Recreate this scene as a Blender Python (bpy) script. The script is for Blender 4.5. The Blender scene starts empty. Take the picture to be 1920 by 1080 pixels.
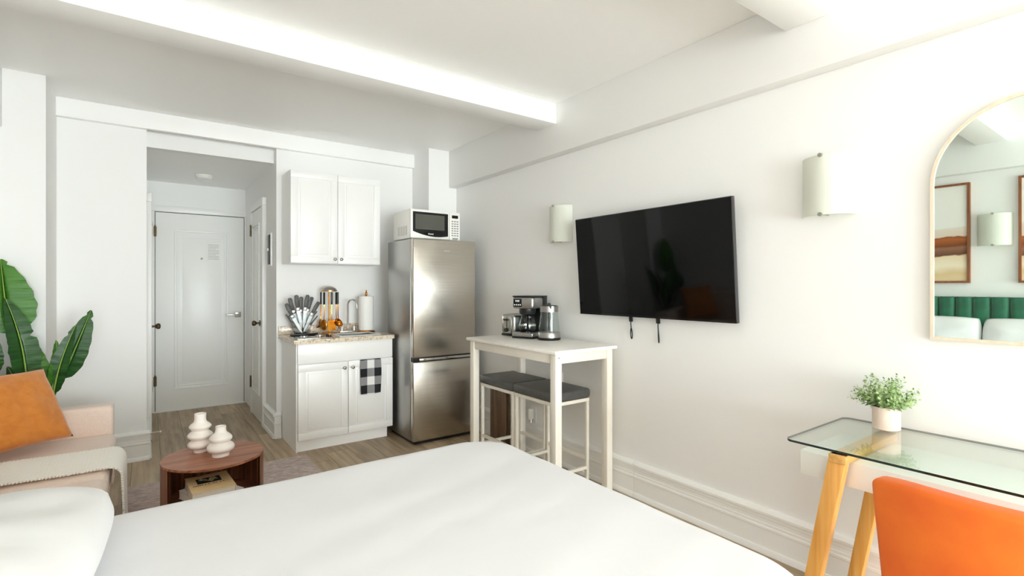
import bpy, bmesh, math, random
from mathutils import Vector, Matrix, noise
random.seed(7)
R = math.radians
C = bpy.context.scene.collection
S = bpy.context.scene
PI = math.pi

# ------------------------------------------------------------------ camera, light, exposure
cam_d = bpy.data.cameras.new('camera'); cam = bpy.data.objects.new('camera', cam_d); C.objects.link(cam)
cam.location = (0, 0, 1.33); cam.rotation_euler = (R(90), 0, -math.atan2(685, 947))
cam_d.sensor_width = 36; cam_d.lens = 36*947/1920; cam_d.shift_y = -4/1920; cam_d.clip_start = .05
S.camera = cam
w = bpy.data.worlds.new('world'); S.world = w; w.use_nodes = True
w.node_tree.nodes['Background'].inputs[0].default_value = (.90, .95, 1, 1)
w.node_tree.nodes['Background'].inputs[1].default_value = 1.5
S.view_settings.view_transform = 'Standard'; S.view_settings.look = 'None'
S.cycles.diffuse_bounces = 10; S.cycles.max_bounces = 16; S.cycles.transparent_max_bounces = 16
S.view_settings.exposure = 0.0; S.view_settings.gamma = 1; S.view_settings.use_curve_mapping = False
YN = -5.20                                                       # inner face of the window wall
WIN = [(-.66, .80, .06, 1.98), (.92, 2.38, .06, 1.98)]        # window openings in the wall behind the camera
for x0, x1, z0, z1 in WIN:
    ld = bpy.data.lights.new('window_daylight', 'AREA'); ld.shape = 'RECTANGLE'
    ld.size = x1-x0; ld.size_y = z1-z0; ld.energy = 238; ld.color = (.905, .958, 1)
    lo = bpy.data.objects.new('window_daylight', ld); C.objects.link(lo)
    lo.location = ((x0+x1)/2, YN-.20, (z0+z1)/2); lo.rotation_euler = (R(90), 0, 0)

# ------------------------------------------------------------------ materials
def lin(c):
    return tuple((v/255/12.92 if v/255 <= .04045 else ((v/255+.055)/1.055)**2.4) for v in c[:3])+(1,)
MATS = {}
def mat(name, col, rough=.5, metal=0, col2=None, sc=(5,5,5), detail=3, ramp=(.35,.65), bump=0, bsc=None, bdist=.01,
        spec=.5, sheen=0, coat=0, trans=0, emis=0, rnd=0, aniso=0, alpha=1):
    m = bpy.data.materials.new(name); m.use_nodes = True; MATS[name] = m
    nt = m.node_tree; N = nt.nodes; L = nt.links; p = N['Principled BSDF']
    p.inputs['Base Color'].default_value = lin(col); p.inputs['Roughness'].default_value = rough
    p.inputs['Metallic'].default_value = metal; p.inputs['Specular IOR Level'].default_value = spec
    p.inputs['Sheen Weight'].default_value = sheen; p.inputs['Coat Weight'].default_value = coat
    p.inputs['Transmission Weight'].default_value = trans; p.inputs['Anisotropic'].default_value = aniso
    if emis: p.inputs['Emission Color'].default_value = lin(col); p.inputs['Emission Strength'].default_value = emis
    tc = N.new('ShaderNodeTexCoord'); src = tc.outputs['Object']
    if rnd:
        oi = N.new('ShaderNodeObjectInfo'); ad = N.new('ShaderNodeVectorMath'); ad.operation = 'MULTIPLY_ADD'
        L.new(oi.outputs['Random'], ad.inputs[0]); ad.inputs[1].default_value = (37, 53, 71); L.new(src, ad.inputs[2]); src = ad.outputs[0]
    def noi(scale, det):
        mp = N.new('ShaderNodeMapping'); mp.inputs['Scale'].default_value = scale; L.new(src, mp.inputs[0])
        n = N.new('ShaderNodeTexNoise'); n.inputs['Scale'].default_value = 1; n.inputs['Detail'].default_value = det
        L.new(mp.outputs[0], n.inputs['Vector']); return n.outputs['Fac']
    if col2:
        cr = N.new('ShaderNodeValToRGB'); cr.color_ramp.elements[0].position = ramp[0]; cr.color_ramp.elements[1].position = ramp[1]
        cr.color_ramp.elements[0].color = lin(col); cr.color_ramp.elements[1].color = lin(col2)
        L.new(noi(sc, detail), cr.inputs[0]); out = cr.outputs[0]
        if rnd:
            hs = N.new('ShaderNodeHueSaturation'); mr = N.new('ShaderNodeMapRange'); L.new(oi.outputs['Random'], mr.inputs[0])
            mr.inputs[3].default_value = 1-rnd; mr.inputs[4].default_value = 1+rnd
            L.new(mr.outputs[0], hs.inputs['Value']); L.new(out, hs.inputs['Color']); out = hs.outputs[0]
        L.new(out, p.inputs['Base Color'])
    if bump:
        b = N.new('ShaderNodeBump'); b.inputs['Strength'].default_value = bump; b.inputs['Distance'].default_value = bdist
        L.new(noi(bsc or sc, 4), b.inputs['Height']); L.new(b.outputs[0], p.inputs['Normal'])
    return m
def thin_glass(name, tint, fac=.08, rough=.0):
    m = bpy.data.materials.new(name); m.use_nodes = True; MATS[name] = m; nt = m.node_tree; N = nt.nodes; L = nt.links
    N.remove(N['Principled BSDF']); o = N['Material Output']
    t = N.new('ShaderNodeBsdfTransparent'); t.inputs[0].default_value = lin(tint)
    g = N.new('ShaderNodeBsdfGlossy'); g.inputs['Roughness'].default_value = rough; g.inputs[0].default_value = (1,1,1,1)
    f = N.new('ShaderNodeFresnel'); ge = N.new('ShaderNodeNewGeometry'); mr = N.new('ShaderNodeMapRange')
    mr.inputs[3].default_value = 1.45; mr.inputs[4].default_value = 1/1.45; L.new(ge.outputs['Backfacing'], mr.inputs[0]); L.new(mr.outputs[0], f.inputs[0])   # same reflectance on both faces of the sheet
    x = N.new('ShaderNodeMixShader'); L.new(f.outputs[0], x.inputs[0]); L.new(t.outputs[0], x.inputs[1]); L.new(g.outputs[0], x.inputs[2])
    L.new(x.outputs[0], o.inputs[0]); return m

WALL = mat('wall_paint', (243,243,242), .6, bump=.05, bsc=(60,60,60), bdist=.004)
CEIL = mat('ceiling_paint', (249,249,248), .45, bump=.03, bsc=(50,50,50), bdist=.004)
TRIM = mat('trim_white', (245,245,243), .35)
DOORW = mat('door_white', (248,248,246), .35)
CABW = mat('cabinet_white', (250,250,249), .35)
PLANK = mat('plank', (148,127,100), .45, col2=(192,171,142), sc=(28,2.2,28), detail=6, ramp=(.3,.72), bump=.15, bsc=(60,4,60), bdist=.002, rnd=.16)
SUBF = mat('subfloor', (70,60,50), .8)
RUG = mat('rug_pile', (162,138,129), .95, col2=(210,190,182), sc=(26,40,26), detail=8, ramp=(.32,.68), bump=.8, bsc=(160,160,160), bdist=.006, sheen=.3)
LINEN = mat('white_linen', (232,233,237), .75, bump=.10, bsc=(7,11,7), bdist=.02, sheen=.15)
PILLOWM = mat('pillow_cotton', (236,237,239), .8, bump=.18, bsc=(8,8,8), bdist=.02, sheen=.15)
SOFA = mat('sofa_fabric', (234,213,198), .85, col2=(243,225,212), sc=(220,220,220), bump=.25, bsc=(400,400,400), bdist=.002, sheen=.3)
THROW = mat('throw_knit', (250,247,239), .9, bump=.5, bsc=(150,150,150), bdist=.004, sheen=.3)
CORD = mat('cushion_rust', (206,122,38), .8, col2=(216,134,48), sc=(30,30,30), bump=.35, bsc=(260,260,40), bdist=.003, sheen=.45)
VELVET = mat('orange_velvet', (216,90,6), .75, col2=(230,114,12), sc=(5,5,5), ramp=(.3,.7), sheen=.15, bump=.1, bsc=(300,300,300), bdist=.002)
GREENV = mat('green_velvet', (22,94,66), .65, col2=(30,112,80), sc=(9,9,9), sheen=.6)
WALN_V = mat('walnut_vertical', (98,54,34), .4, col2=(172,112,78), sc=(60,60,1.6), detail=5, ramp=(.3,.7), bump=.05, bsc=(90,90,3), bdist=.002)
WALN_H = mat('walnut_top', (124,70,46), .4, col2=(190,130,98), sc=(2.2,62,62), detail=5, ramp=(.28,.7), bump=.05, bsc=(3,90,90), bdist=.002)
BAMBOO = mat('bamboo', (226,160,74), .42, col2=(243,190,108), sc=(60,60,3), detail=4, ramp=(.3,.7))
BAMBOOH = mat('bamboo_bar', (214,158,82), .42, col2=(236,190,116), sc=(3,60,60), detail=4, ramp=(.3,.7))
STEEL = mat('brushed_steel', (196,190,180), .24, 1, col2=(206,200,190), sc=(2,2,160), bump=.02, bsc=(3,3,260), bdist=.001, aniso=.6)
STEELS = mat('steel_side', (176,175,172), .33, 1)
CHROME = mat('chrome', (225,225,225), .08, 1)
NICKEL = mat('satin_nickel', (190,186,178), .28, 1)
BRASS = mat('aged_brass', (104,90,68), .4, 1)
GOLD = mat('gold_metal', (214,146,52), .16, 1, col2=(190,110,30), sc=(20,20,20))
BLACKP = mat('black_plastic', (18,18,18), .35)
BLACKG = mat('black_gloss', (6,6,7), .06, spec=.5)
SCREEN = mat('tv_glass', (5,5,6), .045, spec=.3)
TVB = mat('tv_bezel', (96,96,98), .2, .9)
WHITEP = mat('white_plastic', (244,243,238), .3)
IVORY = mat('ivory_plastic', (238,233,222), .4)
CERAM = mat('white_ceramic', (247,240,233), .55, bump=.05, bsc=(120,120,120), bdist=.002)
GREYL = mat('grey_leather', (78,78,76), .42, col2=(86,86,84), sc=(30,30,30), bump=.12, bsc=(180,180,180), bdist=.002)
TABW = mat('table_white', (243,239,232), .38, col2=(247,244,239), sc=(3,40,40))
METW = mat('white_metal', (240,234,222), .4)
FROST = mat('frosted_glass', (240,242,234), .3, col2=(243,244,238), sc=(4,4,4))
def frosted(m):
    nt = m.node_tree; N = nt.nodes; L = nt.links; p = N['Principled BSDF']; o = N['Material Output']
    t = N.new('ShaderNodeBsdfTranslucent'); t.inputs[0].default_value = lin((244,246,238)); x = N.new('ShaderNodeMixShader'); x.inputs[0].default_value = .4
    L.new(p.outputs[0], x.inputs[1]); L.new(t.outputs[0], x.inputs[2]); L.new(x.outputs[0], o.inputs[0])
frosted(FROST)
GRAN = mat('granite', (228,214,192), .25, col2=(150,118,86), sc=(55,55,55), detail=8, ramp=(.46,.72), coat=.3)
PAPER = mat('paper', (250,249,246), .9, bump=.15, bsc=(90,90,90), bdist=.003)
GREYPR = mat('printed_grey', (150,150,148), .9)
PAGES = mat('book_pages', (236,228,214), .9, col2=(214,203,186), sc=(2,2,420))
TANC = mat('tan_cover', (222,192,140), .6, col2=(228,200,152), sc=(30,30,30))
DARKPR = mat('printed_dark', (30,32,26), .7)
OLIVE = mat('printed_olive', (120,124,84), .8, col2=(206,196,150), sc=(140,140,140), ramp=(.45,.55))
WHITEC = mat('white_cover', (236,234,236), .6, col2=(222,220,224), sc=(70,70,70))
KNIFEH = mat('knife_handle', (70,70,70), .45, col2=(96,96,95), sc=(120,120,120))
BLADE = mat('blade_steel', (205,205,206), .2, 1)
MIRR = mat('mirror_silver', (226,236,231), .0, 1)
PALEW = mat('pale_wood_frame', (222,206,182), .4, col2=(232,219,198), sc=(40,40,6))
OAKF = mat('walnut_picture_frame', (128,74,44), .5, col2=(150,92,58), sc=(50,50,6))
LEAF = mat('leaf_green', (18,60,22), .38, col2=(44,98,34), sc=(6,6,70), ramp=(.25,.75), coat=.15, bump=.5, bsc=(6,6,110), bdist=.004)
LEAFB = mat('leaf_bright', (50,106,26), .38, col2=(80,138,42), sc=(6,6,70), ramp=(.25,.75), coat=.15, bump=.5, bsc=(6,6,110), bdist=.004)
RIB = mat('leaf_rib', (150,180,84), .45)
STEM = mat('leaf_stem', (58,98,40), .5)
SOIL = mat('soil', (52,40,30), .95, bump=.5, bsc=(90,90,90))
POTC = mat('pot_blush', (226,205,192), .75, col2=(234,216,205), sc=(26,26,26))
POTG = mat('pot_charcoal', (66,64,60), .7)
SUCC = mat('sprig_green', (112,146,82), .75, col2=(182,202,144), sc=(40,40,40), ramp=(.3,.7))
BRNB = mat('brown_board', (96,74,54), .5, col2=(122,98,74), sc=(40,40,2))
MWGL = mat('microwave_window', (86,87,80), .12)
DISP = mat('display_white', (235,238,235), .4, emis=.4)
EDGE = mat('glass_edge', (26,40,36), .1)
COOKG = mat('cooktop_plate', (205,203,198), .15, 1)
WOODL = mat('leg_wood', (160,112,68), .45, col2=(184,134,86), sc=(40,40,3))
GLASS = thin_glass('clear_glass', (245,250,248))
ACRYL = thin_glass('clear_acrylic', (232,234,234))
PANE = thin_glass('window_glass', (250,252,251))

def towel_mat():
    m = bpy.data.materials.new('buffalo_check'); m.use_nodes = True; nt = m.node_tree; N = nt.nodes; L = nt.links; p = N['Principled BSDF']
    p.inputs['Roughness'].default_value = .9
    tc = N.new('ShaderNodeTexCoord'); sx = N.new('ShaderNodeSeparateXYZ'); L.new(tc.outputs['Object'], sx.inputs[0])
    def stripe(sock, per, off):
        a = N.new('ShaderNodeMath'); a.operation = 'MULTIPLY_ADD'; a.inputs[1].default_value = 1/per; a.inputs[2].default_value = off; L.new(sock, a.inputs[0])
        b = N.new('ShaderNodeMath'); b.operation = 'FRACT'; L.new(a.outputs[0], b.inputs[0])
        c = N.new('ShaderNodeMath'); c.operation = 'GREATER_THAN'; c.inputs[1].default_value = .5; L.new(b.outputs[0], c.inputs[0]); return c.outputs[0]
    a = stripe(sx.outputs[0], .126, .75); b = stripe(sx.outputs[2], .142, 5.0)
    s = N.new('ShaderNodeMath'); s.operation = 'ADD'; L.new(a, s.inputs[0]); L.new(b, s.inputs[1])
    h = N.new('ShaderNodeMath'); h.operation = 'MULTIPLY'; h.inputs[1].default_value = .5; L.new(s.outputs[0], h.inputs[0])
    cr = N.new('ShaderNodeValToRGB'); cr.color_ramp.interpolation = 'CONSTANT'; e = cr.color_ramp.elements
    e[0].position = 0; e[0].color = lin((28,29,33)); e[1].position = .75; e[1].color = lin((240,240,240)); k = e.new(.25); k.color = lin((146,146,148))
    L.new(h.outputs[0], cr.inputs[0]); L.new(cr.outputs[0], p.inputs['Base Color']); return m
TOWEL = towel_mat()
def art_mat(name, seed):
    m = bpy.data.materials.new(name); m.use_nodes = True; nt = m.node_tree; N = nt.nodes; L = nt.links; p = N['Principled BSDF']
    p.inputs['Roughness'].default_value = .8
    tc = N.new('ShaderNodeTexCoord'); mp = N.new('ShaderNodeMapping'); mp.inputs['Scale'].default_value = (3,2.4,5); mp.inputs['Location'].default_value = (seed,seed*2,0)
    L.new(tc.outputs['Object'], mp.inputs[0]); n = N.new('ShaderNodeTexNoise'); n.inputs['Scale'].default_value = 1; n.inputs['Detail'].default_value = 5; L.new(mp.outputs[0], n.inputs[0])
    sx = N.new('ShaderNodeSeparateXYZ'); L.new(tc.outputs['Object'], sx.inputs[0])
    a = N.new('ShaderNodeMath'); a.operation = 'MULTIPLY_ADD'; a.inputs[1].default_value = .16; L.new(n.outputs['Fac'], a.inputs[0]); L.new(sx.outputs[2], a.inputs[2])
    b = N.new('ShaderNodeMapRange'); b.inputs[1].default_value = .08; b.inputs[2].default_value = .94; L.new(a.outputs[0], b.inputs[0])
    cr = N.new('ShaderNodeValToRGB'); e = cr.color_ramp.elements
    e[0].position = 0; e[0].color = lin((236,214,178)); e[1].position = 1; e[1].color = lin((240,238,232))
    for pos, c in ((.10,(226,196,150)),(.17,(244,230,206)),(.245,(235,212,176)),(.258,(112,70,50)),(.33,(150,108,82)),(.36,(126,66,38)),(.43,(176,100,46)),(.455,(150,84,48)),(.465,(226,206,190)),(.56,(232,220,208)),(.58,(241,239,234))):
        k = e.new(pos); k.color = lin(c)
    L.new(b.outputs[0], cr.inputs[0]); L.new(cr.outputs[0], p.inputs['Base Color']); return m
ART1 = art_mat('landscape_print', 1.3); ART2 = art_mat('landscape_print_two', 4.1)

# ------------------------------------------------------------------ mesh helpers
class MB:
    def __init__(s): s.bm = bmesh.new(); s.mi = 0
    def _join(s, t):
        for f in t.faces: f.material_index = s.mi
        me = bpy.data.meshes.new('tmp'); t.to_mesh(me); t.free(); s.bm.from_mesh(me); bpy.data.meshes.remove(me); return s
    def box(s, x0, x1, y0, y1, z0, z1, bev=0, seg=2, M=None):
        t = bmesh.new(); bmesh.ops.create_cube(t, size=1)
        for v in t.verts: v.co = Vector(((x0+x1)/2+v.co.x*(x1-x0), (y0+y1)/2+v.co.y*(y1-y0), (z0+z1)/2+v.co.z*(z1-z0)))
        if bev: bmesh.ops.bevel(t, geom=t.edges[:], offset=bev, segments=seg, profile=.5, affect='EDGES', clamp_overlap=True)
        if M: bmesh.ops.transform(t, matrix=M, verts=t.verts[:])
        return s._join(t)
    def poly(s, pts, vec, bev=0, seg=2):                    # planar polygon (3d points) extruded by vec
        t = bmesh.new(); vs = [t.verts.new(p) for p in pts]; f = t.faces.new(vs)
        r = bmesh.ops.extrude_face_region(t, geom=[f]); bmesh.ops.translate(t, vec=Vector(vec), verts=[g for g in r['geom'] if isinstance(g, bmesh.types.BMVert)])
        bmesh.ops.recalc_face_normals(t, faces=t.faces[:])
        if bev: bmesh.ops.bevel(t, geom=t.edges[:], offset=bev, segments=seg, profile=.5, affect='EDGES', clamp_overlap=True)
        return s._join(t)
    def cyl(s, p0, p1, r0, r1=None, n=20, cap=True):
        r1 = r0 if r1 is None else r1; p0 = Vector(p0); p1 = Vector(p1); d = p1-p0
        t = bmesh.new(); bmesh.ops.create_cone(t, cap_ends=cap, segments=n, radius1=r0, radius2=r1, depth=d.length)
        M = Matrix.Translation((p0+p1)/2) @ d.to_track_quat('Z', 'Y').to_matrix().to_4x4()
        bmesh.ops.transform(t, matrix=M, verts=t.verts[:]); return s._join(t)
    def ball(s, c, r, sc=(1,1,1), n=16):
        t = bmesh.new(); bmesh.ops.create_uvsphere(t, u_segments=n, v_segments=max(6, n//2), radius=r)
        for v in t.verts: v.co = Vector((c[0]+v.co.x*sc[0], c[1]+v.co.y*sc[1], c[2]+v.co.z*sc[2]))
        return s._join(t)
    def lathe(s, prof, c=(0,0,0), n=28, a0=0, a1=2*PI):
        t = bmesh.new(); full = abs(a1-a0-2*PI) < 1e-6; k = n if full else n+1; rows = []
        for r, z in prof:
            rows.append([t.verts.new((c[0]+r*math.cos(a0+(a1-a0)*i/n), c[1]+r*math.sin(a0+(a1-a0)*i/n), c[2]+z)) for i in range(k)])
        for a, b in zip(rows, rows[1:]):
            for i in range(n):
                j = (i+1) % k
                t.faces.new((a[i], a[j], b[j], b[i]))
        bmesh.ops.remove_doubles(t, verts=t.verts[:], dist=1e-5); bmesh.ops.recalc_face_normals(t, faces=t.faces[:]); return s._join(t)
    def tube(s, pts, r, n=8, closed=False, rad=None):
        pts = [Vector(p) for p in pts]; t = bmesh.new(); rings = []; m = len(pts); up = Vector((0.123, .05, 1))
        for i, p in enumerate(pts):
            a = pts[(i-1) % m] if (closed or i) else p; b = pts[(i+1) % m] if (closed or i < m-1) else p
            d = (b-a).normalized(); x = d.cross(up)
            if x.length < 1e-3: x = d.cross(Vector((1,0,0)))
            x.normalize(); y = d.cross(x).normalized(); rr = rad[i] if rad else r
            rings.append([t.verts.new(p+x*rr*math.cos(2*PI*k/n)+y*rr*math.sin(2*PI*k/n)) for k in range(n)])
        for i in range(m if closed else m-1):
            a = rings[i]; b = rings[(i+1) % m]
            for k in range(n): t.faces.new((a[k], a[(k+1) % n], b[(k+1) % n], b[k]))
        if not closed: t.faces.new(rings[0]); t.faces.new(rings[-1])
        bmesh.ops.recalc_face_normals(t, faces=t.faces[:]); return s._join(t)
    def grid(s, fn, nu, nv, thick=0):
        t = bmesh.new(); V = [[t.verts.new(fn(i/nu, j/nv)) for j in range(nv+1)] for i in range(nu+1)]
        fs = [t.faces.new((V[i][j], V[i+1][j], V[i+1][j+1], V[i][j+1])) for i in range(nu) for j in range(nv)]
        if thick:
            bmesh.ops.recalc_face_normals(t, faces=fs); bmesh.ops.solidify(t, geom=fs, thickness=thick)
        return s._join(t)
    def mesh(s, name):
        me = bpy.data.meshes.new(name); s.bm.to_mesh(me); s.bm.free(); return me
    def build(s, name, m, parent=None, loc=None, smooth=40, label=None, kind=None):
        me = s.mesh(name); ms = m if isinstance(m, (list, tuple)) else [m]
        for q in ms: me.materials.append(q)
        if smooth:
            me.polygons.foreach_set('use_smooth', [True]*len(me.polygons)); me.set_sharp_from_angle(angle=R(smooth))
        o = bpy.data.objects.new(name, me); C.objects.link(o)
        if parent: o.parent = parent
        if loc: o.location = loc
        if label: o['label'] = label
        if kind: o['kind'] = kind
        return o
def tag(o, label, cat, group=None, kind=None):
    o['label'] = label; o['category'] = cat
    if group: o['group'] = group
    if kind: o['kind'] = kind
    return o
def thing(name, label, cat, loc=(0,0,0), rz=0, group=None, kind=None):
    o = bpy.data.objects.new(name, None); C.objects.link(o); o.empty_display_size = .05
    o.location = loc; o.rotation_euler = (0, 0, rz); return tag(o, label, cat, group, kind)
def dup(o, parent=None):
    c = o.copy(); C.objects.link(c)
    if parent: c.parent = parent
    for ch in list(o.children): dup(ch, c)
    return c
def bx(*a, **k): return MB().box(*a, **k)
def struct(name, mb, m, label, cat):
    return tag(mb.build(name, m), label, cat, kind='structure')
def text_mesh(txt, size, M):
    cu = bpy.data.curves.new('t', 'FONT'); cu.body = txt; cu.size = size; cu.align_x = 'CENTER'; cu.align_y = 'CENTER'; cu.extrude = .0003
    o = bpy.data.objects.new('t', cu); C.objects.link(o); bpy.context.view_layer.update()
    me = bpy.data.meshes.new_from_object(o.evaluated_get(bpy.context.evaluated_depsgraph_get())); me.transform(M)
    bpy.data.objects.remove(o); mb = MB(); mb.bm.from_mesh(me); bpy.data.meshes.remove(me); return mb

# ------------------------------------------------------------------ room shell
XL, XR, YB, ZC = -.80, 2.51, 4.79, 2.66
fl = struct('floor', bx(XL-.1, XR+.1, YN-.1, 6.6, -.08, -.006), SUBF, 'grey brown wood plank floor running through room and hall', 'floor')
pw, pl = .178, 1.22
full = None; i = 0
while XL+i*pw < XR:
    x0 = XL+i*pw; x1 = min(x0+pw, XR); hall = x1 > .0 and x0 < .92
    yend = 6.5 if hall else YB; y = YN-(.37*i*2.3 % 1)*pl
    while y < yend:
        a, b = max(y, YN), min(y+pl, yend)
        if b-a > .03:
            if abs(b-a-pl) < 1e-6 and abs(x1-x0-pw) < 1e-6 and full:
                o = bpy.data.objects.new('plank', full); C.objects.link(o); o.parent = fl
            else:
                o = bx(0, x1-x0-.0022, 0, b-a-.0022, -.006, 0).build('plank', PLANK, fl, smooth=0)
                if abs(b-a-pl) < 1e-6 and abs(x1-x0-pw) < 1e-6: full = o.data
            o.location = (x0, a, 0)
        y += pl
    i += 1
struct('ceiling', bx(XL-.1, XR+.1, YN-.1, 4.9, ZC, ZC+.06), CEIL, 'flat white ceiling above the main room', 'ceiling')
struct('ceiling_hall', bx(0, .92, 4.99, 6.5, 2.43, 2.48), CEIL, 'lowered white ceiling of the entry hall', 'ceiling')
struct('wall_right', bx(XR, XR+.1, YN-.1, 4.9, 0, ZC), WALL, 'pale wall behind the television and desk', 'wall')
struct('wall_left', bx(XL-.1, XL, YN-.1, 4.9, 0, ZC), WALL, 'pale wall behind the green headboard', 'wall')
b = MB(); b.box(XL, 0, YB, YB+.1, 0, ZC).box(.92, XR, YB, YB+.1, 0, ZC).box(0, .92, 4.90, 4.99, 2.424, ZC)
struct('wall_back', b, WALL, 'pale back wall with opening into entry hall', 'wall')
struct('wall_hall_left', bx(-.08, 0, YB+.1, 6.6, 0, 2.66), WALL, 'entry hall wall beside the small brass knob door', 'wall')
struct('wall_hall_right', bx(.92, 1.0, YB+.1, 6.6, 0, 2.66), WALL, 'entry hall wall with narrow closet door', 'wall')
struct('wall_hall_back', bx(0, .92, 6.5, 6.6, 0, 2.66), WALL, 'end wall of entry hall around the entrance door', 'wall')
struct('wall_pilaster', bx(XL, -.517, 4.32, YB, 0, ZC), WALL, 'boxed pilaster wall behind the tall leafy plant', 'wall')
struct('wall_column', bx(2.205, XR, 4.42, YB, 0, ZC), WALL, 'boxed column standing behind the steel refrigerator', 'wall')
struct('trim_1', bx(XL, 2.425, 2.80, 3.01, 2.514, ZC, bev=.004), CEIL, 'wide white ceiling beam crossing the room before the kitchen', 'beam')
struct('trim_2', bx(XL, 2.425, .97, 1.165, 2.52, ZC, bev=.004), CEIL, 'white ceiling beam crossing above the bed', 'beam')
struct('trim_3', bx(-.517, 2.205, 4.74, YB, 2.527, ZC, bev=.003), CEIL, 'slim white beam along top of the back wall', 'beam')
struct('trim_4', bx(2.425, XR, YN, 4.42, 2.30, ZC, bev=.004), WALL, 'boxed soffit along top of the television wall', 'soffit')
struct('trim_5', bx(XL, -.715, YN, 4.32, 2.30, ZC, bev=.004), WALL, 'boxed soffit along top of the headboard wall', 'soffit')
# wall behind the camera, with two windows
b = MB(); xs = [XL, WIN[0][0], WIN[0][1], WIN[1][0], WIN[1][1], XR]
for q in (0, 2, 4): b.box(xs[q], xs[q+1], YN-.1, YN, 0, ZC)
for x0, x1, z0, z1 in WIN: b.box(x0, x1, YN-.1, YN, 0, z0).box(x0, x1, YN-.1, YN, z1, ZC)
struct('wall_front', b, WALL, 'pale wall with two tall windows opposite the kitchen', 'wall')
for n, (x0, x1, z0, z1) in enumerate(WIN):
    wr = thing('window_%d' % (n+1), ['double hung window nearer the headboard wall', 'double hung window nearer the desk wall'][n], 'window', ((x0+x1)/2, YN, z0), kind='structure')
    hw = (x1-x0)/2; hh = z1-z0
    b = MB(); b.box(-hw, -hw+.05, -.09, -.03, 0, hh).box(hw-.05, hw, -.09, -.03, 0, hh).box(-hw+.05, hw-.05, -.09, -.03, 0, .05).box(-hw+.05, hw-.05, -.09, -.03, hh-.05, hh).box(-hw+.05, hw-.05, -.08, -.04, hh/2-.025, hh/2+.025)
    b.build('window_frame', TRIM, wr)
    bx(-hw+.05, hw-.05, -.062, -.058, .05, hh/2-.025).build('pane', PANE, wr); bx(-hw+.05, hw-.05, -.062, -.058, hh/2+.025, hh-.05).build('pane', PANE, wr)
    bx(-hw-.06, hw+.06, .001, .05, -.03, -.001, bev=.005).build('window_sill', TRIM, wr)

BBP = [(0,0),(.034,0),(.034,.014),(.028,.028),(.021,.030),(.021,.118),(.026,.123),(.026,.133),(.021,.138),(.021,.150),(.018,.153),(.018,.170),(.021,.173),(.021,.188),(.030,.194),(.030,.206),(.012,.222),(0,.222)]
def baseboard(name, p0, p1, nrm, label):
    p0 = Vector(p0+(0,)); p1 = Vector(p1+(0,)); nv = Vector(nrm+(0,))
    b = MB(); b.poly([p0+nv*d+Vector((0,0,z)) for d, z in BBP], p1-p0); return struct(name, b, TRIM, label, 'baseboard')
baseboard('baseboard_right', (XR, YN), (XR, 2.13), (-1,0), 'tall moulded white baseboard under desk and television')
baseboard('baseboard_right_far', (XR, 2.133), (XR, 4.42), (-1,0), 'tall moulded white baseboard behind the bar table')
baseboard('baseboard_left', (XL, YN), (XL, 4.29), (1,0), 'tall moulded white baseboard along headboard wall')
baseboard('baseboard_pilaster', (XL, 4.32), (-.517, 4.32), (0,-1), 'moulded baseboard on pilaster behind the plant')
baseboard('baseboard_back', (-.517, YB), (.02, YB), (0,-1), 'short tall white baseboard beside the hall opening')
baseboard('baseboard_hall_left', (0, YB), (0, 5.20), (1,0), 'moulded baseboard inside hall by doorstop side')
baseboard('baseboard_hall_right', (.92, YB-.02), (.92, 5.25), (-1,0), 'moulded baseboard inside hall below the intercom')
baseboard('baseboard_kitchen', (.90, YB), (.955, YB), (0,-1), 'short baseboard return beside kitchen cabinet')

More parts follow.
